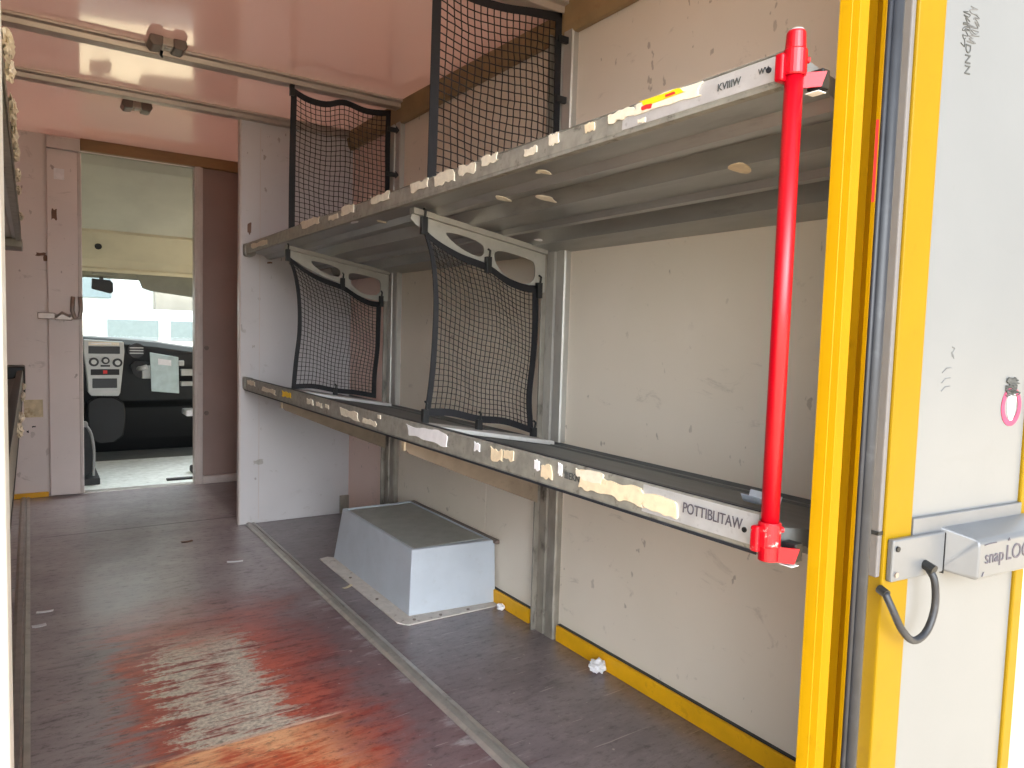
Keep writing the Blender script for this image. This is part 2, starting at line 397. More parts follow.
# floor rails
def rail(x0, x1, y0, y1, name):
    w = x1-x0
    prof = [(x0, 0), (x1, 0), (x1, .006), (x1-w*.30, .009), (x1-w*.34, .004), (x1-w*.46, .004), (x1-w*.5, .010), (x0+w*.2, .009), (x0, .003)]
    return struct(MB().ext_y([prof], y0, y1).build(name, 'alu'))
rail(.900, .948, .62, 3.748, 'trim_5'); rail(-.058, -.012, .62, YF-.02, 'trim_6')
# roof bows
def bow(y0, y1, name, x1=XW-.005):
    m = (y0+y1)/2
    prof = [(y0, H), (y0, H-.010), (m-.036, H-.012), (m-.028, H-.030), (m+.028, H-.030), (m+.034, H-.016), (y1, H-.013), (y1, H)]
    return struct(MB().ext_x([prof], XL, x1).build(name, 'alu_bow', bevel=.002))
bow(3.045, 3.16, 'trim_7'); bow(3.68, 3.80, 'trim_8'); bow(1.84, 1.955, 'trim_9'); bow(.66, .76, 'trim_10')
struct(MB().ext_y([[(XW, 1.963), (XW, H), (1.405, H), (1.42, 1.985), (1.432, 1.963)]], YR, 3.75).build('trim_11', 'cornice', bevel=.003))
# wall posts
def post(y0, y1, name, lo):
    r = sroot(name, (XW, y0, 0))
    d = y1-y0
    MB().ext_z([[(XW, y0), (1.432, y0), (1.427, y0+.004), (1.427, y0+d*.32), (1.435, y0+d*.34), (1.435, y0+d*.40), (1.427, y0+d*.42), (1.427, y0+d*.70), (XW, y0+d*.70)]], .66 if lo else 0, 2.02).build('upright', 'post', r)
    if lo:
        MB().ext_z([[(XW, y0), (1.432, y0), (1.427, y0+.004), (1.427, y0+d*.32), (1.435, y0+d*.34), (1.435, y0+d*.40), (1.427, y0+d*.42), (1.427, y0+d*.70), (XW, y0+d*.70)]], 0, .60).build('lower_upright', 'post_worn', r)
    MB().box(1.41, XW, y0+d*.72, y0+d*.78, 0, 1.98).box(1.435, XW, y0+d*.78, y1, 0, 1.98).build('mounting_strip', 'post_worn', r, bevel=.002)
    return r
post(1.842, 1.978, 'trim_12', True); post(3.112, 3.262, 'trim_13', True)

# rear end: fascia, jambs, header, open leaf
struct(MB().box(1.0, XW+.06, YR, YR+.04, -.1, 2.12).build('wall_rear', 'white'))
struct(MB().box(XL-.05, -.06, YR, YR+.04, -.1, 2.12).build('wall_rear_left', 'white'))
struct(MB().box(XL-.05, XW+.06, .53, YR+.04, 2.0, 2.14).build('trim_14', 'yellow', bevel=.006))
struct(MB().box(-.2, 1.0, .48, .64, -.12, -.0605).build('trim_15', 'alu', bevel=.004))
jb = sroot('trim_16', (.95, .58, 0))
prof = [(.985, .640), (.9425, .6135), (.9432, .606), (.9446, .5965), (.9452, .5955), (.9468, .586), (.9473, .585), (.9510, .575), (.9535, .594), (.985, .603), (.988, .585), (.9585, .5603),
        (.9572, .5540), (.9620, .5500), (.985, .556), (.992, .565), (.992, .640)]
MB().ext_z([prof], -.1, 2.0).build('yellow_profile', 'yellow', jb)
MB().tube([(.9600, .5510, -.1), (.9600, .5510, 2.0)], .0036, 12).tube([(.9735, .5500, -.1), (.9735, .5500, 2.0)], .0098, 18).build('rubber_seal', 'rubber', jb, smooth=True)
MB().box(.9570, .9580, .5550, .5590, 1.20, 1.31).build('red_mark', 'tape_red', jb)
# left jamb, a plain white edge
struct(MB().box(-.075, -.0142, .545, .64, -.1, 2.0).build('trim_17', 'white', bevel=.004))
# the rear leaf swung right round against the body (built square, then turned on its hinge line)
DX, DY = 1.05, .56
d2 = sroot('door_2', (DX, DY, 0))
def lbox(s0, s1, e0, e1, z0, z1): return MB().box(DX+s0, DX+s1, DY-e1, DY-e0, z0, z1)
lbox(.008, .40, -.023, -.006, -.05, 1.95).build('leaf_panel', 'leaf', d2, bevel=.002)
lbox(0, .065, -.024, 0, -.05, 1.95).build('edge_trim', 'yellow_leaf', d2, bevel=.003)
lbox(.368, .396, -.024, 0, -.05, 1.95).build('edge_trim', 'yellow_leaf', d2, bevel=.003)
lbox(.396, .402, -.022, -.006, -.05, 1.95).build('edge_gasket', 'dark', d2)
lbox(-.0095, .0, -.018, -.004, .66, 1.95).build('grey_strip', 'strip', d2, bevel=.002)
lbox(-.0105, .001, -.019, -.0035, .724, .730).build('strip_clip', 'dark', d2)
lbox(.0655, .3675, -.008, .002, .698, .7435).build('lock_backing', 'lock', d2, bevel=.0015)
lp = lbox(.0065, .136, 0, .010, .6545, .7185).build('lock_plate', 'lock', d2, bevel=.0025)
for u, z in ((.0165, .7045), (.0165, .6655)): MB().cyl((DX+u, DY-.010, z), (DX+u, DY-.0125, z), .0042, 12).build('screw', 'dark' if z > .68 else 'chrome', lp)
b = MB(); b.ext_x([[(DY, .656), (DY-.042, .647), (DY-.047, .651), (DY-.047, .7055), (DY-.042, .7105), (DY, .724)]], DX+.136, DX+.52)
lb = b.build('lock_body', 'lock', d2)
for vv in lb.data.vertices:
    if vv.co.x < .14 and vv.co.y < -.03: vv.co.x += .028
bv = lb.modifiers.new('bevel', 'BEVEL'); bv.width = .0045; bv.segments = 3; bv.limit_method = 'ANGLE'; bv.angle_limit = .35
lbox(.1352, .1364, .004, .0108, .652, .7165).build('joint', 'dark', lb)
FE = DY-.0474
for a, q in (((.176, .7025), (.193, .7035)), ((.194, .7035), (.208, .7035)), ((.174, .653), (.178, .660))):
    MB().tube([(DX+a[0], FE, a[1]), (DX+q[0], FE, q[1])], .0009, 6).build('scratch', 'ink', lb)
text('lettering', 'snap', .0295, 'ink', fr((DX+.1790, FE, .6725), (1, 0, 0), (0, 0, 1)), lb, sx=1.0)
text('lettering', 'LOG', .0345, 'ink', fr((DX+.2370, FE, .6715), (1, 0, 0), (0, 0, 1)), lb, sx=1.0)
MB().prism([[(DX+.241, .7025), (DX+.247, .7025), (DX+.244, .7075)]], lambda u, v, w: (u, FE+.0001-.0008*w, v)).build('emblem', 'ink', lb)
# curled cable between plate and leaf edge
pts = catmull([(DX+s, DY-e, z) for s, e, z in ((.086, .017, .668), (.0885, .026, .650), (.0915, .027, .610), (.075, .027, .576), (.044, .027, .567), (.014, .027, .588), (-.002, .020, .620), (-.006, .010, .641))], 6)
cb = MB().tube(pts, .0055, 12).build('cable', 'rubber', d2, smooth=True)
MB().cyl((DX+.086, DY-.009, .673), (DX+.086, DY-.026, .668), .0075, 12).cyl((DX-.004, DY+.001, .644), (DX-.0062, DY-.013, .640), .0068, 12).build('grommet', 'dark', cb)
# scribbles on the leaf
LE = DY+.0055
def wiggle(name, mat, cx, cz, w, h, n, parent, y=None, r=.0007):
    b = MB(); p = []
    y = LE if y is None else y
    for i in range(n): p.append((DX+cx+random.uniform(-w, w), y, cz+h*(1-2*i/(n-1))+random.uniform(-.004, .004)))
    b.tube(catmull(p, 5), r, 5); return b.build(name, mat, parent)
wiggle('scribble', 'pencil_dark', .122, 1.482, .010, .024, 30, d2); wiggle('scribble', 'pencil', .142, 1.492, .016, .026, 34, d2)
wiggle('scribble', 'pencil', .149, .996, .004, .006, 7, d2)
for z in (.974, .958, .945): MB().tube([(DX+.124, LE, z-.008), (DX+.134, LE, z-.001), (DX+.146, LE, z)], .0007, 5).build('scribble', 'pencil', d2)
text('lettering', 'DNN', .019, 'pencil_dark', fr((DX+.125, LE, 1.463), (.05, 0, -1), (1, 0, .05)), d2, sx=1.05)
RC = (.3245, .909)
st = MB().prism([[(DX+RC[0]+.030*math.cos(a*PI/16), RC[1]+.033*math.sin(a*PI/16)) for a in range(32)], [(DX+RC[0]+.0205*math.cos(a*PI/16), RC[1]+.001+.0235*math.sin(a*PI/16)) for a in range(32)]],
                lambda u, v, w: (u, DY+.0058-.0010*w, v)).build('sticker', 'pink', d2)
MB().prism([smooth_poly([(DX+RC[0]-.008, .886), (DX+RC[0]+.009, .886), (DX+RC[0]+.014, .935), (DX+RC[0]-.013, .935)], 1)], lambda u, v, w: (u, DY+.0058-.0012*w, v)).build('sticker_centre', 'paper', st)
for k in range(3): wiggle('scribble', 'pencil_dark', RC[0]-.001, .942, .021, .013, 30, st, DY+.0042, .0010)
d2.rotation_euler = (0, 0, math.radians(-5.5))

# ---------------------------------------------------------------- parcel shelves
XS0 = .8855
def zdeck(x, zl, drop=.16): return zl - drop*(x-XS0)
def shelf(label, loc, zt, zb, mirror=False):
    """sheet-metal shelf sloping back to the wall, folded lip in front; zt/zb: top and bottom of the lip"""
    r = thing('parcel_shelf', label, 'shelf', loc, 'parcel shelves on the side walls')
    X = (lambda x: .860-x) if mirror else (lambda x: x)
    y0, y1 = .645, 3.745
    off = [(.897, .002), (.915, .002), (.922, .010), (.985, .010), (1.0, -.004), (1.018, -.004), (1.026, .031), (1.098, .031), (1.112, -.004), (1.13, -.004), (1.14, .009), (1.222, .009),
           (1.232, -.004), (1.248, -.004), (1.256, .031), (1.33, .031), (1.345, -.006), (1.449, -.006)]
    low = [(X(x), zdeck(x, zb)+d) for x, d in off]
    top = [(1.449, .046), (1.444, .046), (1.440, .035), (1.40, .0345), (1.395, .040), (1.37, .040), (1.365, .0345), (.897, .037)]
    up = [(X(x), zdeck(x, zb)+d) for x, d in top]
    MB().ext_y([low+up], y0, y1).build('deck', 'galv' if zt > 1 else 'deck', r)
    lip = [(XS0, zb), (XS0+.002, zt-.004), (XS0+.006, zt), (XS0+.022, zt-.003), (XS0+.022, zt-.006), (XS0+.010, zt-.006), (XS0+.009, zb+.012), (XS0+.011, zb-.004), (XS0+.018, zb-.008), (XS0+.002, zb-.008)]
    MB().ext_y([[(X(a), b) for a, b in lip]], .655, y1).build('front_lip', 'lip', r)
    MB().ext_y([[(X(a), b) for a, b in ((XS0+.003, zt-.0005), (XS0+.003, zt+.0012), (XS0+.022, zt-.0012), (XS0+.022, zt-.003))]], .66, y1-.03).build('edge_strip', 'rubber' if zt < 1 else 'lip', r)
    MB().ext_y([[(X(a), b) for a, b in ((XS0+.0005, zb-.008), (XS0+.0005, zb-.0035), (XS0-.001, zb-.0035), (XS0-.001, zb-.0085))]], .66, y1-.03).build('lower_fold', 'rubber' if zt < 1 else 'lip', r)
    return r
su = shelf('grey upper shelf on the right wall, ending at the top of the red pole', (1.17, 2.2, 1.375), 1.4148, 1.3745)
sl = shelf('grey lower shelf on the right wall, ending at the foot of the red pole', (1.17, 2.2, .70), .756, .7005)
slu = shelf('upper shelf on the left wall, its torn white edge seen end on', (-.32, 2.2, 1.33), 1.40, 1.335, True)
sll = shelf('lower black-ended shelf on the left wall, just above the left floor rail', (-.32, 2.2, .72), .80, .735, True)
# paler near end of the lips, the upper one's daylight in its colour; end caps
MB().ext_y([[(XS0-.0006, 1.376), (XS0+.0014, 1.411), (XS0+.002, 1.411), (XS0+.001, 1.376)]], .66, .99).build('pale_edge', 'lip_light', su)
MB().ext_y([[(XS0-.0006, .7045), (XS0+.0014, .7515), (XS0+.002, .7515), (XS0+.001, .7045)]], .66, .90).build('pale_edge', 'lip_light', sl)
for s_, z0, z1 in ((su, 1.355, 1.42), (sl, .690, .760)):
    MB().ext_y([smooth_poly([(XS0-.003, z0+.01), (XS0-.003, z1-.006), (XS0+.004, z1), (XS0+.05, z1-.008), (XS0+.05, z0), (XS0+.006, z0)], 2)], 3.70, 3.748).build('end_cap', 'lip', s_)
for s_, z0, z1 in ((sll, .70, .815),):
    MB().box(-.11, -.020, 3.60, 3.75, z0, z1).build('end_cap', 'dark', s_, bevel=.006)
MB().box(-.12, -.022, 3.55, 3.748, 1.30, 1.335).build('end_cap', 'post_worn', slu, bevel=.004)
# slim end frames at the rear, under the red flanges
for s_, z in ((su, 1.352), (sl, .6825)):
    MB().box(.905, .922, .614, .634, z, z+.0012).build('end_strip', 'white', s_)
    MB().box(.912, .930, .6135, .638, z+.006, z+.033).build('end_block', 'dark', s_, bevel=.002)
# torn tape and stickers on the lips
def patch(sh, y0, y1, z0, z1, m='tape', n=7, j=.3, lift=.0022):
    x = XS0-.0006 if sh in (su, sl) else None
    return MB().prism([jag(y0, y1, z0, z1, n, j)], lambda u, v, w: (XS0+.0005-lift*w, u, v)).build('tape_residue', m, sh)
def hw(yc, hp): return (yc-hp/2, yc+hp/2)
for y0, y1, z0, z1, m in ((2.60, 2.84, 1.388, 1.424, 'tape'), (2.42, 2.52, 1.385, 1.412, 'tape'), (2.27, 2.40, 1.388, 1.425, 'tape'), (1.99, 2.15, 1.392, 1.424, 'tape'), (1.74, 1.86, 1.385, 1.421, 'tape'), (1.60, 1.72, 1.382, 1.422, 'tape'), (1.50, 1.585, 1.385, 1.42, 'tape'), (1.40, 1.48, 1.395, 1.421, 'tape'),
                          (3.3, 3.6, 1.375, 1.405, 'tape'), (1.25, 1.30, 1.384, 1.405, 'tape'), (1.175, 1.21, 1.388, 1.416, 'tape'), (1.065, 1.095, 1.390, 1.411, 'tape_tan'), (.955, 1.035, 1.392, 1.415, 'tape'), (.80, .965, 1.390, 1.417, 'tape'), (.93, .95, 1.376, 1.387, 'tape')):
    patch(su, y0, y1, z0, z1, m)
patch(su, .842, .945, 1.403, 1.4155, 'tape_yellow', 5, .15, .0032); patch(su, .915, .94, 1.397, 1.406, 'tape_red', 4, .2, .0034); patch(su, .86, .885, 1.406, 1.411, 'tape_red', 4, .2, .0038)
for y0, y1, z0, z1, m in ((3.50, 3.66, .722, .752, 'tape'), (3.15, 3.40, .712, .740, 'tape'), (2.93, 3.07, .715, .744, 'tape_yellow'), (2.66, 2.74, .716, .742, 'tape'), (2.56, 2.63, .716, .738, 'tape'), (2.49, 2.53, .72, .738, 'tape'), (2.20, 2.38, .707, .742, 'tape'), (2.06, 2.18, .706, .73, 'tape'), (2.03, 2.055, .735, .75, 'tape'), (1.60, 1.86, .706, .752, 'paper'), (1.445, 1.475, .722, .748, 'paper'),
                          (1.345, 1.40, .712, .748, 'tape_tan'), (1.30, 1.345, .722, .752, 'tape_tan'), (1.205, 1.225, .718, .748, 'paper'), (1.16, 1.20, .706, .742, 'tape_tan'), (1.128, 1.142, .722, .752, 'paper')):
    patch(sl, y0, y1, z0, z1, m)
patch(sl, .885, 1.085, .704, .7515, 'tape_tan', 11, .3, .003); patch(sl, .815, .90, .706, .742, 'tape_tan', 6, .25, .0034); patch(sl, 1.0, 1.088, .728, .754, 'tape', 6, .3, .0036)
# torn tape along the left shelves' lips (seen end on)
def tuft(sh, y, z, ly, lz, seed):
    rn = random.Random(seed); b = MB(); bmesh.ops.create_icosphere(b.bm, subdivisions=3, radius=1)
    for v in b.bm.verts:
        k = 1+rn.uniform(-.35, .3)
        v.co = Vector((v.co.x*.007*k+rn.uniform(-.002, .002), v.co.y*ly*k, v.co.z*lz*k)) + Vector((-.0225, y, z))
    return b.build('tape_residue', 'tape', sh)
for i, (y, z, ly, lz) in enumerate(((1.30, 1.40, .06, .012), (1.40, 1.392, .03, .014), (1.68, 1.398, .10, .012), (1.86, 1.39, .09, .014), (2.05, 1.392, .08, .013), (2.33, 1.385, .07, .012), (2.55, 1.38, .05, .01), (3.1, 1.37, .06, .012))): tuft(slu, y, z, ly, lz, i)
for i, (y, z, ly, lz) in enumerate(((1.9, .765, .08, .012), (2.2, .76, .06, .012), (2.75, .765, .10, .012), (3.1, .77, .05, .01))): tuft(sll, y, z, ly, lz, i+20)
# loose flakes hanging on the underside of the upper shelf
for (cx, cy, w, h, m) in ((1.118, .915, .034, .024, 'tape_tan'), (1.06, 1.45, .03, .02, 'tape'), (1.0, 1.56, .03, .02, 'tape'), (.935, 1.29, .02, .01, 'tape'), (1.31, 1.83, .012, .02, 'paper'), (.905, 2.32, .01, .03, 'paper'), (.95, 2.2, .015, .02, 'tape'), (.93, 1.3, .006, .02, 'tape')):
    p = smooth_poly([(cx+w*math.cos(a)*random.uniform(.5, 1.2), cy+h*math.sin(a)*random.uniform(.6, 1.2)) for a in [k*PI/4 for k in range(8)]], 1)
    MB().prism([p], lambda u, v, w_: (u, v, zdeck(u, 1.3745)-.0045-.002*w_)).build('tape_residue', m, su)
# marker writing on the lower lip, faint writing on the upper one
text('lettering', 'POTTIBLITAW', .0245, 'ink', fr((XS0-.0012, .806, .7235), (0, -1, -.005), (.04, 0, 1)), sl, sx=.76)
MB().cyl((XS0+.0006, .683, .724), (XS0-.0016, .683, .724), .0042, 12).build('rivet', 'dark', sl)
text('lettering', 'IIIEKNI', .020, 'pencil_dark', fr((XS0-.0012, 1.12, .7225), (0, -1, 0), (.04, 0, 1)), sl, sx=.9)
text('lettering', 'KVIIIW', .016, 'pencil_dark', fr((XS0-.0009, .775, 1.388), (0, -1, 0), (.04, 0, 1)), su, sx=.9)
text('lettering', 'WV', .012, 'pencil_dark', fr((XS0-.0009, .70, 1.392), (0, -1, 0), (.04, 0, 1)), su, sx=.9)
MB().cyl((XS0+.0006, .682, 1.394), (XS0-.0016, .682, 1.394), .0042, 12).build('rivet', 'rubber', su)

# brackets
def up_bracket(Y, parent, m):
    outer = [(.926, 1.348), (.921, 1.334), (.94, 1.318), (1.0, 1.283), (1.08, 1.248), (1.16, 1.222), (1.185, 1.216), (1.21, 1.196), (1.27, 1.163), (1.33, 1.150), (1.38, 1.148), (1.41, 1.148), (1.41, 1.271)]
    h1 = smooth_poly([(1.035, 1.312), (1.165, 1.290), (1.178, 1.258), (1.16, 1.240), (1.10, 1.258), (1.045, 1.290)], 2)
    h2 = smooth_poly([(1.215, 1.274), (1.345, 1.252), (1.372, 1.24), (1.368, 1.172), (1.29, 1.172), (1.235, 1.205), (1.21, 1.24)], 2)
    b = MB().ext_y([outer, h1, h2], Y, Y+.006).build('bracket', m, parent, bevel=.0015)
    MB().ext_y([[(.926, 1.3655), (.926, 1.349), (1.41, 1.272), (1.41, 1.288)]], Y-.012, Y+.018).build('bracket_flange', m, b)
    return b
bu1 = up_bracket(1.925, su, 'bracket'); bu2 = up_bracket(3.172, su, 'bracket')
def low_bracket(Y, parent, m):
    outer = [(.915, .692), (.915, .662), (.93, .645), (1.165, .545), (1.41, .445), (1.41, .610)]
    b = MB().ext_y([outer], Y, Y+.006).build('bracket', m, parent, bevel=.0015)
    MB().box(.912, .918, Y-.004, Y+.012, .655, .69).build('bracket_tip', 'tape_tan', b)
    return b
low_bracket(1.925, sl, 'bracket_tan'); low_bracket(3.172, sl, 'bracket_tan')
# flat divider feet on the lower deck
for Y in (1.925, 3.172):
    MB().ext_y([[(.908, .7475), (.908, .735), (1.385, .6585), (1.385, .672)]], Y-.115, Y+.02).build('divider_foot', 'plate', sl, bevel=.002)

# ---------------------------------------------------------------- nets
def polyline_at(p, t):
    """p: list of 2-D points, t in 0..1 by length"""
    P = [Vector(q) for q in p]; L = [0]
    for a, b in zip(P, P[1:]): L.append(L[-1]+(b-a).length)
    s = t*L[-1]
    for i in range(len(P)-1):
        if s <= L[i+1] or i == len(P)-2:
            k = (s-L[i])/max(1e-9, L[i+1]-L[i]); return P[i].lerp(P[i+1], k)
def net(label, Y, L, R, T, B, cell, bulge, hooks, loc, wl=.026, wr_=.022, wt=.022, wb=.02, corner=None, web='black'):
    r = thing('cargo_net', label, 'net', loc, 'black nets between the shelf bays')
    L, R, T, B = [[tuple(q) for q in catmull([Vector((a, b, 0)) for a, b in c], 8)] for c in (L, R, T, B)]
    L, R, T, B = [[(q[0], q[1]) for q in c] for c in (L, R, T, B)]
    c00, c10, c01, c11 = Vector(B[0]), Vector(B[-1]), Vector(T[0]), Vector(T[-1])
    def S(s, t):
        l, rr = polyline_at(L, t), polyline_at(R, t); tt, bb = polyline_at(T, s), polyline_at(B, s)
        q = l*(1-s)+rr*s + bb*(1-t)+tt*t - (c00*(1-s)*(1-t)+c10*s*(1-t)+c01*(1-s)*t+c11*s*t)
        y = Y - bulge*math.sin(PI*s)*math.sin(PI*t)
        return Vector((q.x, y, q.y))
    w = (polyline_at(R, .5)-polyline_at(L, .5)).length; h = (polyline_at(T, .5)-polyline_at(B, .5)).length
    nx, nz = int(round(w/cell)), int(round(h/cell))
    rn = random.Random(3); G = {}
    for i in range(nx+1):
        for k in range(nz+1):
            s, t = i/nx, k/nz
            e = min(1, 6*min(s, 1-s, t, 1-t))
            G[i, k] = S(s, t) + Vector((rn.uniform(-1, 1), rn.uniform(-1, 1), rn.uniform(-1, 1)))*cell*.06*e + Vector((math.sin(t*9+s*4)*.004, 0, math.sin(s*8+t*3)*.004))*e
    b = MB(); rad = cell*.062+.0004
    for i in range(1, nx): b.tube([G[i, k] for k in range(nz+1)], rad, 4, False)
    for k in range(1, nz): b.tube([G[i, k] for i in range(nx+1)], rad, 4, False)
    b.build('netting', 'cord', r)
    def ribbon(fn, width, inward):
        pts = [fn(i/24) for i in range(25)]; q = MB(); rows = []
        for i, p in enumerate(pts):
            iw = inward(i/24)
            rows.append([q.bm.verts.new(v) for v in (p+Vector((0, -.002, 0)), p+iw*width+Vector((0, -.002, 0)), p+iw*width+Vector((0, .002, 0)), p+Vector((0, .002, 0)))])
        for A, C in zip(rows, rows[1:]):
            for k in range(4): q.bm.faces.new((A[k], A[(k+1) % 4], C[(k+1) % 4], C[k]))
        q.bm.faces.new(rows[0]); q.bm.faces.new(rows[-1][::-1])
        return q
    ribbon(lambda t: S(0, t), wl, lambda t: (S(.05, t)-S(0, t)).normalized()).build('border_strap', web, r)
    ribbon(lambda t: S(1, t), wr_, lambda t: (S(.95, t)-S(1, t)).normalized()).build('border_strap', web, r)
    ribbon(lambda s: S(s, 1), wt, lambda s: (S(s, .95)-S(s, 1)).normalized()).build('border_strap', web, r)
    ribbon(lambda s: S(s, 0), wb, lambda s: (S(s, .05)-S(s, 0)).normalized()).build('border_strap', web, r)
    if corner: MB().ext_y([corner], Y-.003, Y+.001).build('corner_gusset', web, r)
    for (hx, hz, ax) in hooks:
        q = MB()
        if ax == 'z': q.box(hx-.009, hx+.009, Y-.014, Y+.004, hz-.028, hz+.022).tube([(hx, Y-.012, hz+.02), (hx, Y-.016, hz+.04), (hx, Y-.004, hz+.045)], .004, 6)
        else: q.box(hx-.02, hx+.032, Y-.010, Y+.004, hz-.010, hz+.010).tube([(hx+.022, Y-.008, hz-.016), (hx+.034, Y-.012, hz), (hx+.022, Y-.008, hz+.016)], .004, 6)
        q.build('hook', 'dark', r, bevel=.002)
    return r
Yn, Yfar = 1.912, 3.159
net('nearer black net between the two right shelves, beside the wide wall post', Yn,
    [(.972, .758), (.985, .86), (.992, .96), (.995, 1.10), (.983, 1.22), (.952, 1.312)], [(1.374, .682), (1.362, .80), (1.372, .92), (1.377, 1.02), (1.374, 1.168)],
    [(.952, 1.312), (1.0, 1.276), (1.08, 1.238), (1.178, 1.208), (1.25, 1.168), (1.32, 1.146), (1.374, 1.142)], [(.972, .752), (1.06, .747), (1.16, .724), (1.26, .712), (1.374, .676)],
    .0158, .012, [(.955, 1.318, 'z'), (1.178, 1.222, 'z'), (1.374, 1.155, 'z'), (.972, .756, 'z'), (1.16, .718, 'z'), (1.37, .682, 'z')], (1.17, 1.885, .70),
    .017, .022, .024, .022)
net('farther black net between the two right shelves, close to the white partition', Yfar,
    [(.952, .740), (.962, .86), (.977, 1.0), (.974, 1.14), (.955, 1.25), (.926, 1.325)], [(1.350, .690), (1.352, .80), (1.364, .92), (1.366, 1.02), (1.368, 1.142)],
    [(.926, 1.325), (1.0, 1.272), (1.08, 1.235), (1.178, 1.205), (1.25, 1.164), (1.31, 1.14), (1.368, 1.134)], [(.952, .738), (1.05, .738), (1.15, .718), (1.25, .706), (1.350, .688)],
    .0175, .010, [(.93, 1.325, 'z'), (1.178, 1.218, 'z'), (1.366, 1.148, 'z'), (1.15, .715, 'z')], (1.17, 3.105, .70),
    .018, .022, .026, .022)
net('large black net above the upper shelf, its top cut by the photo edge', 1.872,
    [(.945, 1.398), (.947, 1.6), (.949, 1.8), (.951, 2.020)], [(1.408, 1.328), (1.408, 1.6), (1.406, 1.85), (1.404, 2.020)],
    [(.951, 2.020), (1.06, 1.99), (1.18, 1.99), (1.28, 2.004), (1.34, 2.012), (1.404, 2.020)], [(.945, 1.393), (1.1, 1.372), (1.25, 1.348), (1.408, 1.324)],
    .0235, .012, [(1.408, 1.94, 'x'), (1.408, 1.755, 'x'), (.955, 2.0, 'z')], (1.17, 1.885, 1.38), .027, .022, .024, .02)
net('smaller black net above the upper shelf, hung from a roof bar near the partition', 3.092,
    [(.914, 1.400), (.914, 1.6), (.916, 1.8), (.920, 2.016)], [(1.372, 1.335), (1.370, 1.6), (1.369, 1.85), (1.370, 2.005)],
    [(.920, 2.016), (.99, 1.988), (1.07, 1.984), (1.15, 2.008), (1.24, 1.992), (1.31, 1.995), (1.370, 2.005)], [(.914, 1.397), (1.1, 1.372), (1.25, 1.348), (1.372, 1.330)],
    .022, .012, [(1.372, 1.92, 'x'), (1.372, 1.72, 'x'), (.922, 2.004, 'z')], (1.17, 3.105, 1.38), .026, .022, .026, .02)

# ---------------------------------------------------------------- red grab pole
gp = thing('grab_pole', 'upright red tube clamped to the ends of both right shelves beside the yellow door column', 'pole', (.886, .6406, .69))
PX, PY = .8865, .6406
MB().tube([(PX, PY, .725), (PX, PY, 1.405)], .0128, 24).build('tube', 'red', gp, smooth=True)
for zc, m in ((1.392, 'red'), (.728, 'red_worn')):
    up_ = zc > 1
    h = .018
    cl = MB().tube([(PX, PY, zc-h), (PX, PY, zc-h+.002), (PX, PY, zc+h-.002), (PX, PY, zc+h)], .016, 24, True, [.0150, .0162, .0162, .0150]).build('clamp', m, gp, smooth=False)
    MB().box(PX-.022, PX+.0, PY+.004, PY+.017, zc-.026, zc+.012).build('clamp_ear', m, cl, bevel=.003)
    MB().cyl((PX+.014, PY-.006, zc+.006), (PX+.0195, PY-.0085, zc+.006), .0045, 10).build('clamp_bolt', m, cl)
    z0, z1 = (1.3565, 1.3785) if up_ else (.688, .710)
    d = Vector((.656, -.755, 0))
    pl = [Vector((PX, PY, 0))+d*k for k in (-.004, .0415)]
    n = Vector((.755, .656, 0))*.003
    MB().prism([[(0, z0), (1, z0+(.002 if up_ else -.001)), (1.16, z1), (0, z1)]], lambda u, v, w: tuple(pl[0].lerp(pl[1], u*.88)+n*(w-.5)+Vector((0, 0, v)))).build('flange', 'red', gp)
MB().tube([(PX, PY, 1.405), (PX, PY, 1.412), (PX, PY, 1.432), (PX, PY, 1.4345)], .013, 24, True, [.0135, .0140, .0128, .0118]).build('end_plug', 'red', gp, smooth=False)
MB().tube([(PX, PY, 1.434), (PX, PY, 1.4368)], .0105, 20).build('end_cap', 'piping', gp)
MB().tube([(PX, PY, .69), (PX, PY, .712)], .0142, 24).build('foot', 'red', gp)

# ---------------------------------------------------------------- wheel-arch box
wb = thing('wheel_box', 'grey box cover with a recessed lid on the floor against the right wall', 'box', (1.25, 2.6, 0))
b = MB()
bot = [(1.098, 2.246), (1.440, 2.214), (1.440, 3.005), (1.098, 3.005)]; top = [(1.113, 2.262), (1.440, 2.230), (1.440, 2.945), (1.113, 2.945)]; rim = [(1.127, 2.278), (1.43, 2.25), (1.43, 2.925), (1.127, 2.925)]
vb = [b.bm.verts.new((x, y, .004)) for x, y in bot]; vt = [b.bm.verts.new((x, y, .236)) for x, y in top]
vr = [b.bm.verts.new((x, y, .237)) for x, y in rim]; vi = [b.bm.verts.new((x, y, .230)) for x, y in rim]
for A, C in ((vb, vt), (vt, vr), (vr, vi)):
    for k in range(4): b.bm.faces.new((A[k], A[(k+1) % 4], C[(k+1) % 4], C[k]))
b.bm.faces.new(vi); b.bm.faces.new(vb[::-1])
b.build('cover', 'box', wb, bevel=.008, seg=3)
b = MB(); b.box(1.135, 1.425, 2.285, 2.918, .2295, .2335).build('lid', 'box_lid', wb, bevel=.002)
b = MB(); b.ext_z([[(1.040, 2.215), (1.066, 2.180), (1.415, 2.180), (1.44, 2.19), (1.44, 2.25), (1.11, 2.27), (1.11, 3.0), (1.08, 3.03), (1.040, 3.02)]], 0, .005).build('flange', 'box_flange', wb, bevel=.001)
for x, y in ((1.10, 2.206), (1.20, 2.2), (1.31, 2.195), (1.065, 2.45), (1.065, 2.72)): MB().cyl((x, y, .004), (x, y, .008), .006, 10).build('screw', 'lamp', wb)
MB().box(1.432, 1.449, 2.21, 2.93, .225, .240).build('rear_strip', 'lamp', wb, bevel=.002)

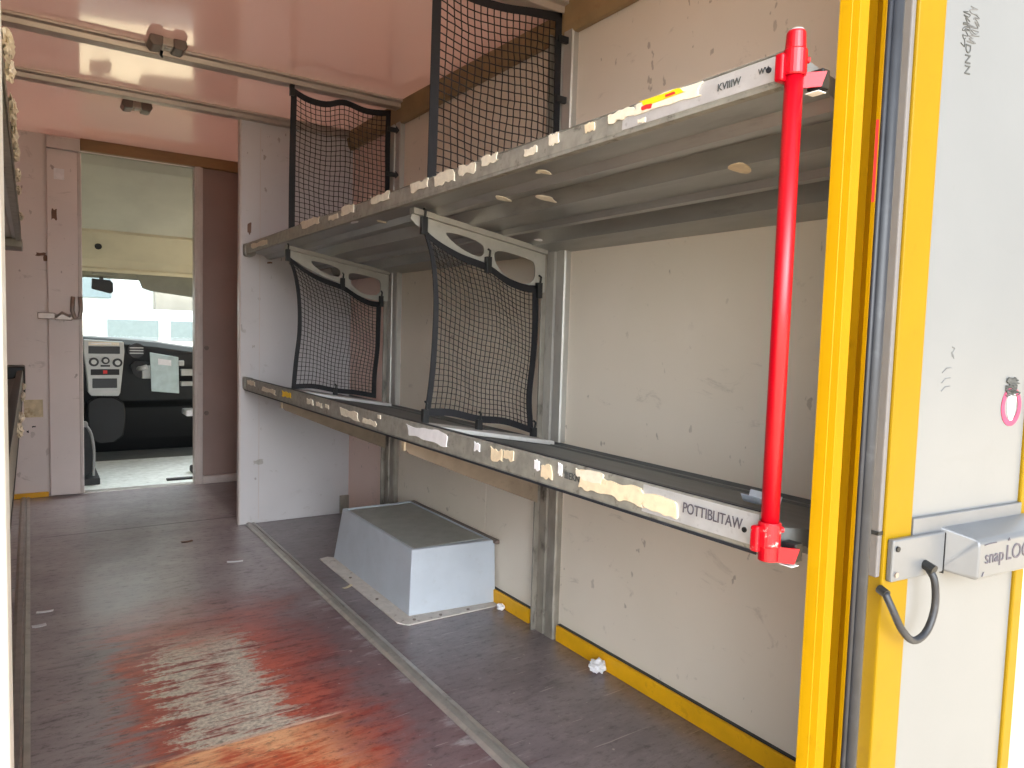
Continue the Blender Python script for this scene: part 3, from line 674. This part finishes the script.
# ---------------------------------------------------------------- roof lamps
def lamp(label, cx, cy, wire):
    r = thing('ceiling_lamp', label, 'lamp', (cx, cy, H), 'twin-lens lamps on the roof')
    MB().box(cx-.022, cx+.022, cy-.035, cy+.035, H-.030, H).build('base', 'lamp_clear', r, bevel=.004)
    for sgn in (-1, 1):
        prof = [(sgn*.016, 0), (sgn*.060, 0), (sgn*.066, -.022), (sgn*.052, -.040), (sgn*.018, -.036)]
        MB().ext_y([[(cx+u, H+v) for u, v in prof]], cy-.043, cy+.043).build('lens', 'lamp', r, bevel=.005)
    MB().box(cx-.008, cx+.012, cy-.02, cy+.01, H-.034, H-.029).build('switch', 'alu', r, bevel=.001)
    if wire: MB().tube([(cx-.01, cy+.02, H-.02), (cx-.012, cy+.06, H-.036), (cx-.004, cy+.085, H-.034), (cx-.008, cy+.1, H-.02)], .005, 6).build('wire', 'dark', r, smooth=True)
lamp('twin-lens roof lamp with a dangling black wire, in front of the nearer roof bar', .432, 2.99, True)
lamp('smaller-looking twin-lens roof lamp behind the second roof bar, near the bulkhead', .432, 3.91, False)

# ---------------------------------------------------------------- litter
def crumple(name, label, cat, loc, r, m, flat=.7, grp=None, seed=1):
    rn = random.Random(seed); b = MB(); bmesh.ops.create_icosphere(b.bm, subdivisions=3, radius=r)
    lo = 0
    for v in b.bm.verts:
        v.co *= 1+rn.uniform(-.28, .22); v.co.z *= flat
    lo = min(v.co.z for v in b.bm.verts)
    for v in b.bm.verts: v.co.z -= lo
    o = b.build(name, m); o.location = loc; return tag(o, label, cat, grp)
crumple('crumpled_paper', 'crumpled white tissue on the floor by the near yellow skirting', 'paper', (1.405, 1.585, 0), .026, 'paper', .75, 'paper balls by the skirting', seed=4)
crumple('crumpled_paper', 'small white paper ball at the corner of the grey box by the skirting', 'paper', (1.418, 2.145, 0), .015, 'paper', .8, 'paper balls by the skirting', seed=8)
def sheet(name, label, cat, loc, w, d, m, rz=0, curl=.0015, grp=None):
    b = MB(); n = 6; A = []; B_ = []
    for i in range(n+1):
        u = i/n-.5; z = curl*(2*u)**2
        A.append([b.bm.verts.new((u*w, -d/2, z)), b.bm.verts.new((u*w, d/2, z+curl*.3))]); B_.append([b.bm.verts.new((u*w, -d/2, z+.0012)), b.bm.verts.new((u*w, d/2, z+curl*.3+.0012))])
    for i in range(n):
        b.bm.faces.new((A[i][0], A[i+1][0], A[i+1][1], A[i][1])); b.bm.faces.new((B_[i][0], B_[i][1], B_[i+1][1], B_[i+1][0]))
        for s in (0, 1): b.bm.faces.new((A[i][s], B_[i][s], B_[i+1][s], A[i+1][s]))
    b.bm.faces.new((A[0][0], A[0][1], B_[0][1], B_[0][0])); b.bm.faces.new((A[n][0], B_[n][0], B_[n][1], A[n][1]))
    o = b.build(name, m); o.location = loc; o.rotation_euler = (0, 0, rz); return tag(o, label, cat, grp)
sheet('paper_strip', 'white paper strip lying alone in the middle of the aisle floor', 'paper', (.717, 3.159, .001), .065, .016, 'paper', -.25, grp='paper strips on the floor')
sheet('paper_strip', 'thin white strip on the floor near the left rail, farther of two', 'paper', (.030, 2.905, .001), .05, .016, 'paper', -.1, grp='paper strips on the floor')
sheet('paper_scrap', 'tiny white scrap beside the left floor rail, nearer of two', 'paper', (.012, 2.775, .001), .04, .022, 'paper', .1)
sheet('wood_splinter', 'short tan splinter on the floor beside the box flange', 'splinter', (1.018, 2.63, .002), .05, .012, 'label', .5, .003, 'splinters on the floor')
sheet('wood_splinter', 'dark flake on the aisle floor before the partition', 'splinter', (.594, 3.561, .001), .05, .02, 'brown', .1, .002, 'splinters on the floor')
sheet('yellow_scrap', 'yellow scrap on the lower shelf behind the torn tape', 'paper', (.965, 1.01, zdeck(.965, .7005)+.0385), .022, .06, 'tape_yellow', .1, .001)
o = sheet('plastic_scrap', 'bluish-white crumpled scrap on the lower shelf next to the red pole', 'paper', (1.12, .83, zdeck(1.12, .7005)+.0385), .05, .06, 'paper_blue', .3, .018)

# ---------------------------------------------------------------- driver's cab
struct(MB().box(-.75, 1.65, YF+.06, 6.75, -.06, 0).build('cab_floor', 'mat_dark'))
struct(MB().box(.12, 1.5, YF+.06, 5.95, 0, .004).build('cab_floor_plate', 'mat'))
struct(MB().box(-.85, 1.75, YF+.06, 5.6, 2.12, 2.17).build('cab_roof', 'cablining'))
struct(MB().box(-.85, -.78, YF+.06, 6.7, -.06, .92).box(-.85, -.78, YF+.06, 6.7, .92, 2.12).build('cab_wall_left', 'cabbody'))  # unseen upper half closed off to keep the sun out of the cab
struct(MB().box(1.68, 1.75, YF+.06, 5.15, -.06, 2.12).build('cab_wall_right', 'cabbody'))
struct(MB().ext_x([[(YF+.07, 2.10), (YF+.07, 1.985), (5.0, 1.94), (5.6, 1.63), (5.62, 1.66), (5.62, 2.12)]], -.78, 1.68).build('cab_ceiling', 'cablining'))
ov = thing('overhead_shelf', 'beige overhead console above the windscreen of the cab', 'console', (.6, 5.8, 1.5))
MB().ext_x([[(5.60, 1.612), (5.63, 1.60), (5.86, 1.455), (5.93, 1.385), (5.98, 1.385), (6.01, 1.375), (6.02, 1.45), (6.02, 2.1), (5.63, 2.1)]], -.75, 1.66).build('body', 'cabbeige', ov)
MB().tube([(-.7, 5.93, 1.388), (1.6, 5.93, 1.388)], .02, 10).build('rounded_edge', 'cabbeige', ov, smooth=True)
MB().tube([(.395, 5.73, 1.533), (.395, 5.72, 1.527)], .022, 14).build('microphone', 'dark', ov)
MB().box(.37, .54, 5.95, 6.0, 1.35, 1.385).build('dome_lamp', 'visor', ov, bevel=.005)
sv = thing('sun_visor', 'grey folded sun visor at the top of the windscreen', 'visor', (.85, 6.05, 1.33))
MB().ext_y([[(.64, 1.43), (1.40, 1.40), (1.40, 1.19), (.76, 1.255), (.70, 1.275), (.68, 1.33)]], 6.028, 6.045).build('flap', 'visor', sv, bevel=.003)
mr = thing('rear_view_mirror', 'black rear-view mirror hanging in front of the windscreen', 'mirror', (.42, 6.1, 1.3))
MB().ext_y([[(.372, 1.325), (.488, 1.318), (.506, 1.30), (.508, 1.235), (.49, 1.222), (.37, 1.25)]], 6.0, 6.03).build('housing', 'dark', mr, bevel=.006)
MB().cyl((.435, 6.03, 1.29), (.435, 6.055, 1.336), .014, 10).build('stem', 'dark', mr)
MB().box(-.72, 1.62, 6.046, 6.12, 1.335, 1.44).build('lower_trim', 'visor', ov, bevel=.01)
w1 = struct(MB().ext_x([[(6.115, 1.40), (6.60, .90), (6.606, .905), (6.121, 1.405)]], -.70, 1.60).build('window_1', 'glass'))
dsh = thing('dashboard', 'black dashboard with a silver centre console under the windscreen', 'dashboard', (.6, 6.2, 0))
b = MB(); xs = [-.7, .2, .33, .6, .8, 1.02, 1.3, 1.6]; zt_ = [.90, .91, .912, .897, .88, .848, .82, .80]; rows = []
for x, z in zip(xs, zt_):
    prof = [(6.62, z-.01), (6.25, z+.0), (6.08, z-.01), (6.03, z-.05), (6.05, z-.2), (6.12, .42), (6.28, .36), (6.36, .10), (6.40, .0), (6.62, 0)]
    rows.append([b.bm.verts.new((x, y, zz)) for y, zz in prof])
for A, C in zip(rows, rows[1:]):
    for k in range(10): b.bm.faces.new((A[k], A[(k+1) % 10], C[(k+1) % 10], C[k]))
b.bm.faces.new(rows[0]); b.bm.faces.new(rows[-1][::-1])
b.build('body', 'dash', dsh, bevel=.01)
YC = 5.98
cs = MB().ext_y([[(.318, .885), (.57, .872), (.575, .80), (.556, .60), (.546, .50), (.535, .475), (.36, .48), (.342, .505), (.336, .6), (.315, .80)]], YC, 6.2).build('console', 'console', dsh, bevel=.006)
MB().box(.345, .54, YC-.006, YC+.01, .845, .868).build('display', 'tape', cs); MB().box(.36, .49, YC-.008, YC, .853, .862).build('display_strip', 'paper', cs)
MB().box(.345, .545, YC-.008, YC+.01, .785, .838).build('radio', 'console_black', cs, bevel=.003)
for u, z, rr in ((.378, .725, .032), (.452, .735, .026), (.528, .72, .032)):
    k = MB().cyl((u, YC, z), (u, YC-.02, z), rr, 20).build('knob', 'console_black', cs, bevel=.003)
    MB().cyl((u, YC-.02, z), (u, YC-.026, z), rr*.55, 16).build('knob_cap', 'console', k)
MB().box(.42, .48, YC-.006, YC+.01, .69, .703).build('slot', 'console_black', cs)
MB().box(.358, .54, YC-.007, YC+.01, .63, .672).build('switch_row', 'dash', cs, bevel=.002); MB().box(.436, .462, YC-.01, YC, .64, .664).build('hazard_switch', 'tape_red', cs)
MB().box(.368, .525, YC-.007, YC+.01, .535, .605).build('tray', 'console_black', cs, bevel=.003)
MB().box(.365, .53, YC-.012, YC+.01, .49, .508).build('chrome_strip', 'console', cs)
MB().ext_y([smooth_poly([(.345, .47), (.57, .455), (.585, .30), (.56, .13), (.36, .12), (.335, .3)], 1)], YC+.03, 6.3).build('bin', 'dash', dsh, bevel=.01)
vt_ = MB().cyl((.655, 6.03, .81), (.655, 6.0, .81), .055, 24).build('vent', 'console_black', dsh)
for z in (.83, .81, .79): MB().box(.61, .70, 5.988, 5.998, z-.004, z+.004).build('vent_slat', 'console', vt_)
MB().ext_y([smooth_poly([(.61, .73), (.76, .73), (.77, .62), (.64, .60)], 1)], 5.99, 6.06).build('gear_gaiter', 'dash', dsh)
gl_ = MB().tube([(.67, 6.0, .675), (.69, 5.96, .68), (.72, 5.95, .69)], .02, 10).build('gear_lever', 'console', dsh, smooth=True)
MB().box(.69, .80, 5.985, 6.03, .60, .70).build('lever_bracket', 'console', dsh, bevel=.006)
MB().box(.96, 1.25, 6.0, 6.05, .62, .67).box(.96, 1.25, 6.0, 6.05, .54, .575).build('shelf_edge', 'console', dsh, bevel=.004)
MB().box(.98, 1.06, 5.9, 6.1, .315, .36).build('grab_handle', 'paper', dsh, bevel=.01)
cp = thing('clipboard', 'pale bluish clipboard with a white slip, leaning on the dashboard', 'clipboard', (.83, 5.93, .48))
MB().ext_y([[(.735, .800), (.93, .765), (.935, .49), (.745, .51)]], 5.925, 5.932).build('board', 'clip', cp, bevel=.004)
MB().ext_y([[(.79, .755), (.88, .742), (.88, .70), (.79, .71)]], 5.921, 5.924).build('white_slip', 'paper', cp)
MB().box(.93, .97, 5.92, 5.94, .70, .74).build('clip', 'console', cp, bevel=.006)
se = thing('cab_seat', 'black seat edge with grey piping seen past the left side of the doorway', 'seat', (.1, 5.2, 0))
MB().ext_y([smooth_poly([(-.35, .02), (.318, .02), (.32, .22), (.302, .34), (.255, .40), (-.35, .42)], 2)], 5.10, 5.55).build('cushion', 'seat', se, bevel=.01)
MB().tube(catmull([(.315, 5.095, .06), (.318, 5.095, .22), (.298, 5.095, .34), (.25, 5.095, .395), (.18, 5.095, .405)], 6), .008, 8).build('piping', 'piping', se, smooth=True)
MB().box(-.3, .35, 5.08, 5.5, .004, .045).build('base', 'dark', se, bevel=.005)
MB().cyl((.27, 5.1, .385), (.27, 5.07, .385), .018, 12).build('adjuster', 'piping', se)
tag(MB().box(.72, 1.03, 5.02, 5.06, .004, .016).build('floor_bar', 'dark'), 'thin black bar on the cab floor behind the doorway post', 'bar')
tag(MB().box(.90, 1.0, 5.2, 5.30, .004, .05).build('door_stop', 'dark', bevel=.01), 'small black block on the cab floor by the doorway post', 'block')

# ---------------------------------------------------------------- outside
struct(MB().box(-40, 40, -40, 60, -.80, -.72).build('ground', 'asphalt'))
h1 = thing('building', 'white house front seen through the windscreen, left of the stone chimney strip', 'building', (-.5, 16, -.72), 'buildings ahead of the van')
MB().box(-6, 2.05, 16, 22, -.72, 7).build('wall', 'facade', h1)
for x in (-.6, .55): MB().box(x, x+.75, 15.95, 16.02, 1.5, 2.4).build('window', 'window_ext', h1)
h2 = thing('building', 'pale stone building strip and white wall behind the windscreen, right side', 'building', (4, 17, -.72), 'buildings ahead of the van')
MB().box(2.05, 2.8, 15.7, 22, -.72, 7).build('pillar', 'facade_beige', h2); MB().box(2.8, 14, 17, 22, -.72, 7).build('wall', 'facade', h2)
v = thing('delivery_van', 'pale parked van seen low through the windscreen', 'van', (2.0, 14.8, -.72))
MB().ext_y([smooth_poly([(.4, -.3), (3.6, -.3), (3.6, 1.0), (3.2, 1.28), (.9, 1.28), (.4, .9)], 1)], 14.2, 15.4).build('body', 'white', v, bevel=.05)
MB().box(1.1, 1.9, 14.16, 14.22, .72, 1.08).box(2.1, 3.0, 14.16, 14.22, .72, 1.08).build('window', 'window_ext', v)
for x in (1.0, 3.0): MB().cyl((x, 14.15, -.4), (x, 14.5, -.4), .32, 20).build('wheel', 'dark', v)

# ---------------------------------------------------------------- light, world, camera
w = bpy.data.worlds.new('sky'); SC.world = w; w.use_nodes = True
nt = w.node_tree; bg = nt.nodes['Background']
tc = nt.nodes.new('ShaderNodeTexCoord')
def dotlobe(d, p):
    v = nt.nodes.new('ShaderNodeVectorMath'); v.operation = 'DOT_PRODUCT'
    nt.links.new(tc.outputs['Generated'], v.inputs[0]); v.inputs[1].default_value = Vector(d).normalized()
    m = nt.nodes.new('ShaderNodeMath'); m.operation = 'MAXIMUM'; nt.links.new(v.outputs['Value'], m.inputs[0]); m.inputs[1].default_value = 0
    q = nt.nodes.new('ShaderNodeMath'); q.operation = 'POWER'; nt.links.new(m.outputs[0], q.inputs[0]); q.inputs[1].default_value = p
    return q.outputs[0]
acc = None
for d, p, k in (((-.60, -.80, .22), 9, 9.0), ((-.16, -1, .36), 18, 13.0), ((.35, .85, .55), 5, 13.0)):   # bright hazy patches of the sky: left behind, straight behind, ahead of the cab
    ma = nt.nodes.new('ShaderNodeMath'); ma.operation = 'MULTIPLY_ADD'; nt.links.new(dotlobe(d, p), ma.inputs[0]); ma.inputs[1].default_value = k
    if acc is None: ma.inputs[2].default_value = .8
    else: nt.links.new(acc, ma.inputs[2])
    acc = ma.outputs[0]
nt.links.new(acc, bg.inputs['Strength'])
bg.inputs['Color'].default_value = (.93, .97, 1.0, 1)

sun = bpy.data.lights.new('sun', 'SUN'); sun.energy = 15; sun.angle = .02; sun.color = (1, .88, .70)
so = bpy.data.objects.new('sun', sun); COL.objects.link(so)
so.rotation_euler = Vector((-.85, .25, .55)).to_track_quat('Z', 'Y').to_euler(); so.location = (-3, 3, 6)
cam = bpy.data.cameras.new('camera'); co = bpy.data.objects.new('camera', cam); COL.objects.link(co); SC.camera = co
cam.sensor_width = 36; cam.lens = 718.9/1024*36; cam.clip_start = .02; cam.clip_end = 200
yaw, pitch, roll = .59112, -.067325, .029617
f = Vector((math.sin(yaw)*math.cos(pitch), math.cos(yaw)*math.cos(pitch), math.sin(pitch)))
r0 = Vector((math.cos(yaw), -math.sin(yaw), 0)); u0 = r0.cross(f)
r = r0*math.cos(roll)+u0*math.sin(roll); u = -r0*math.sin(roll)+u0*math.cos(roll)
m = Matrix((r, u, -f)).transposed().to_4x4(); m.translation = (0, 0, 1.0038); co.matrix_world = m

for o in bpy.data.objects:
    if '_o' in o: del o['_o']
SC.view_settings.view_transform = 'Standard'; SC.view_settings.look = 'None'; SC.view_settings.gamma = 1; SC.view_settings.use_curve_mapping = False
SC.view_settings.exposure = 0.07
SC.cycles.use_denoising = True; SC.cycles.max_bounces = 16; SC.cycles.diffuse_bounces = 10; SC.cycles.glossy_bounces = 6; SC.cycles.transparent_max_bounces = 12
SC.cycles.sample_clamp_indirect = 8
SC.cycles.use_adaptive_sampling = False
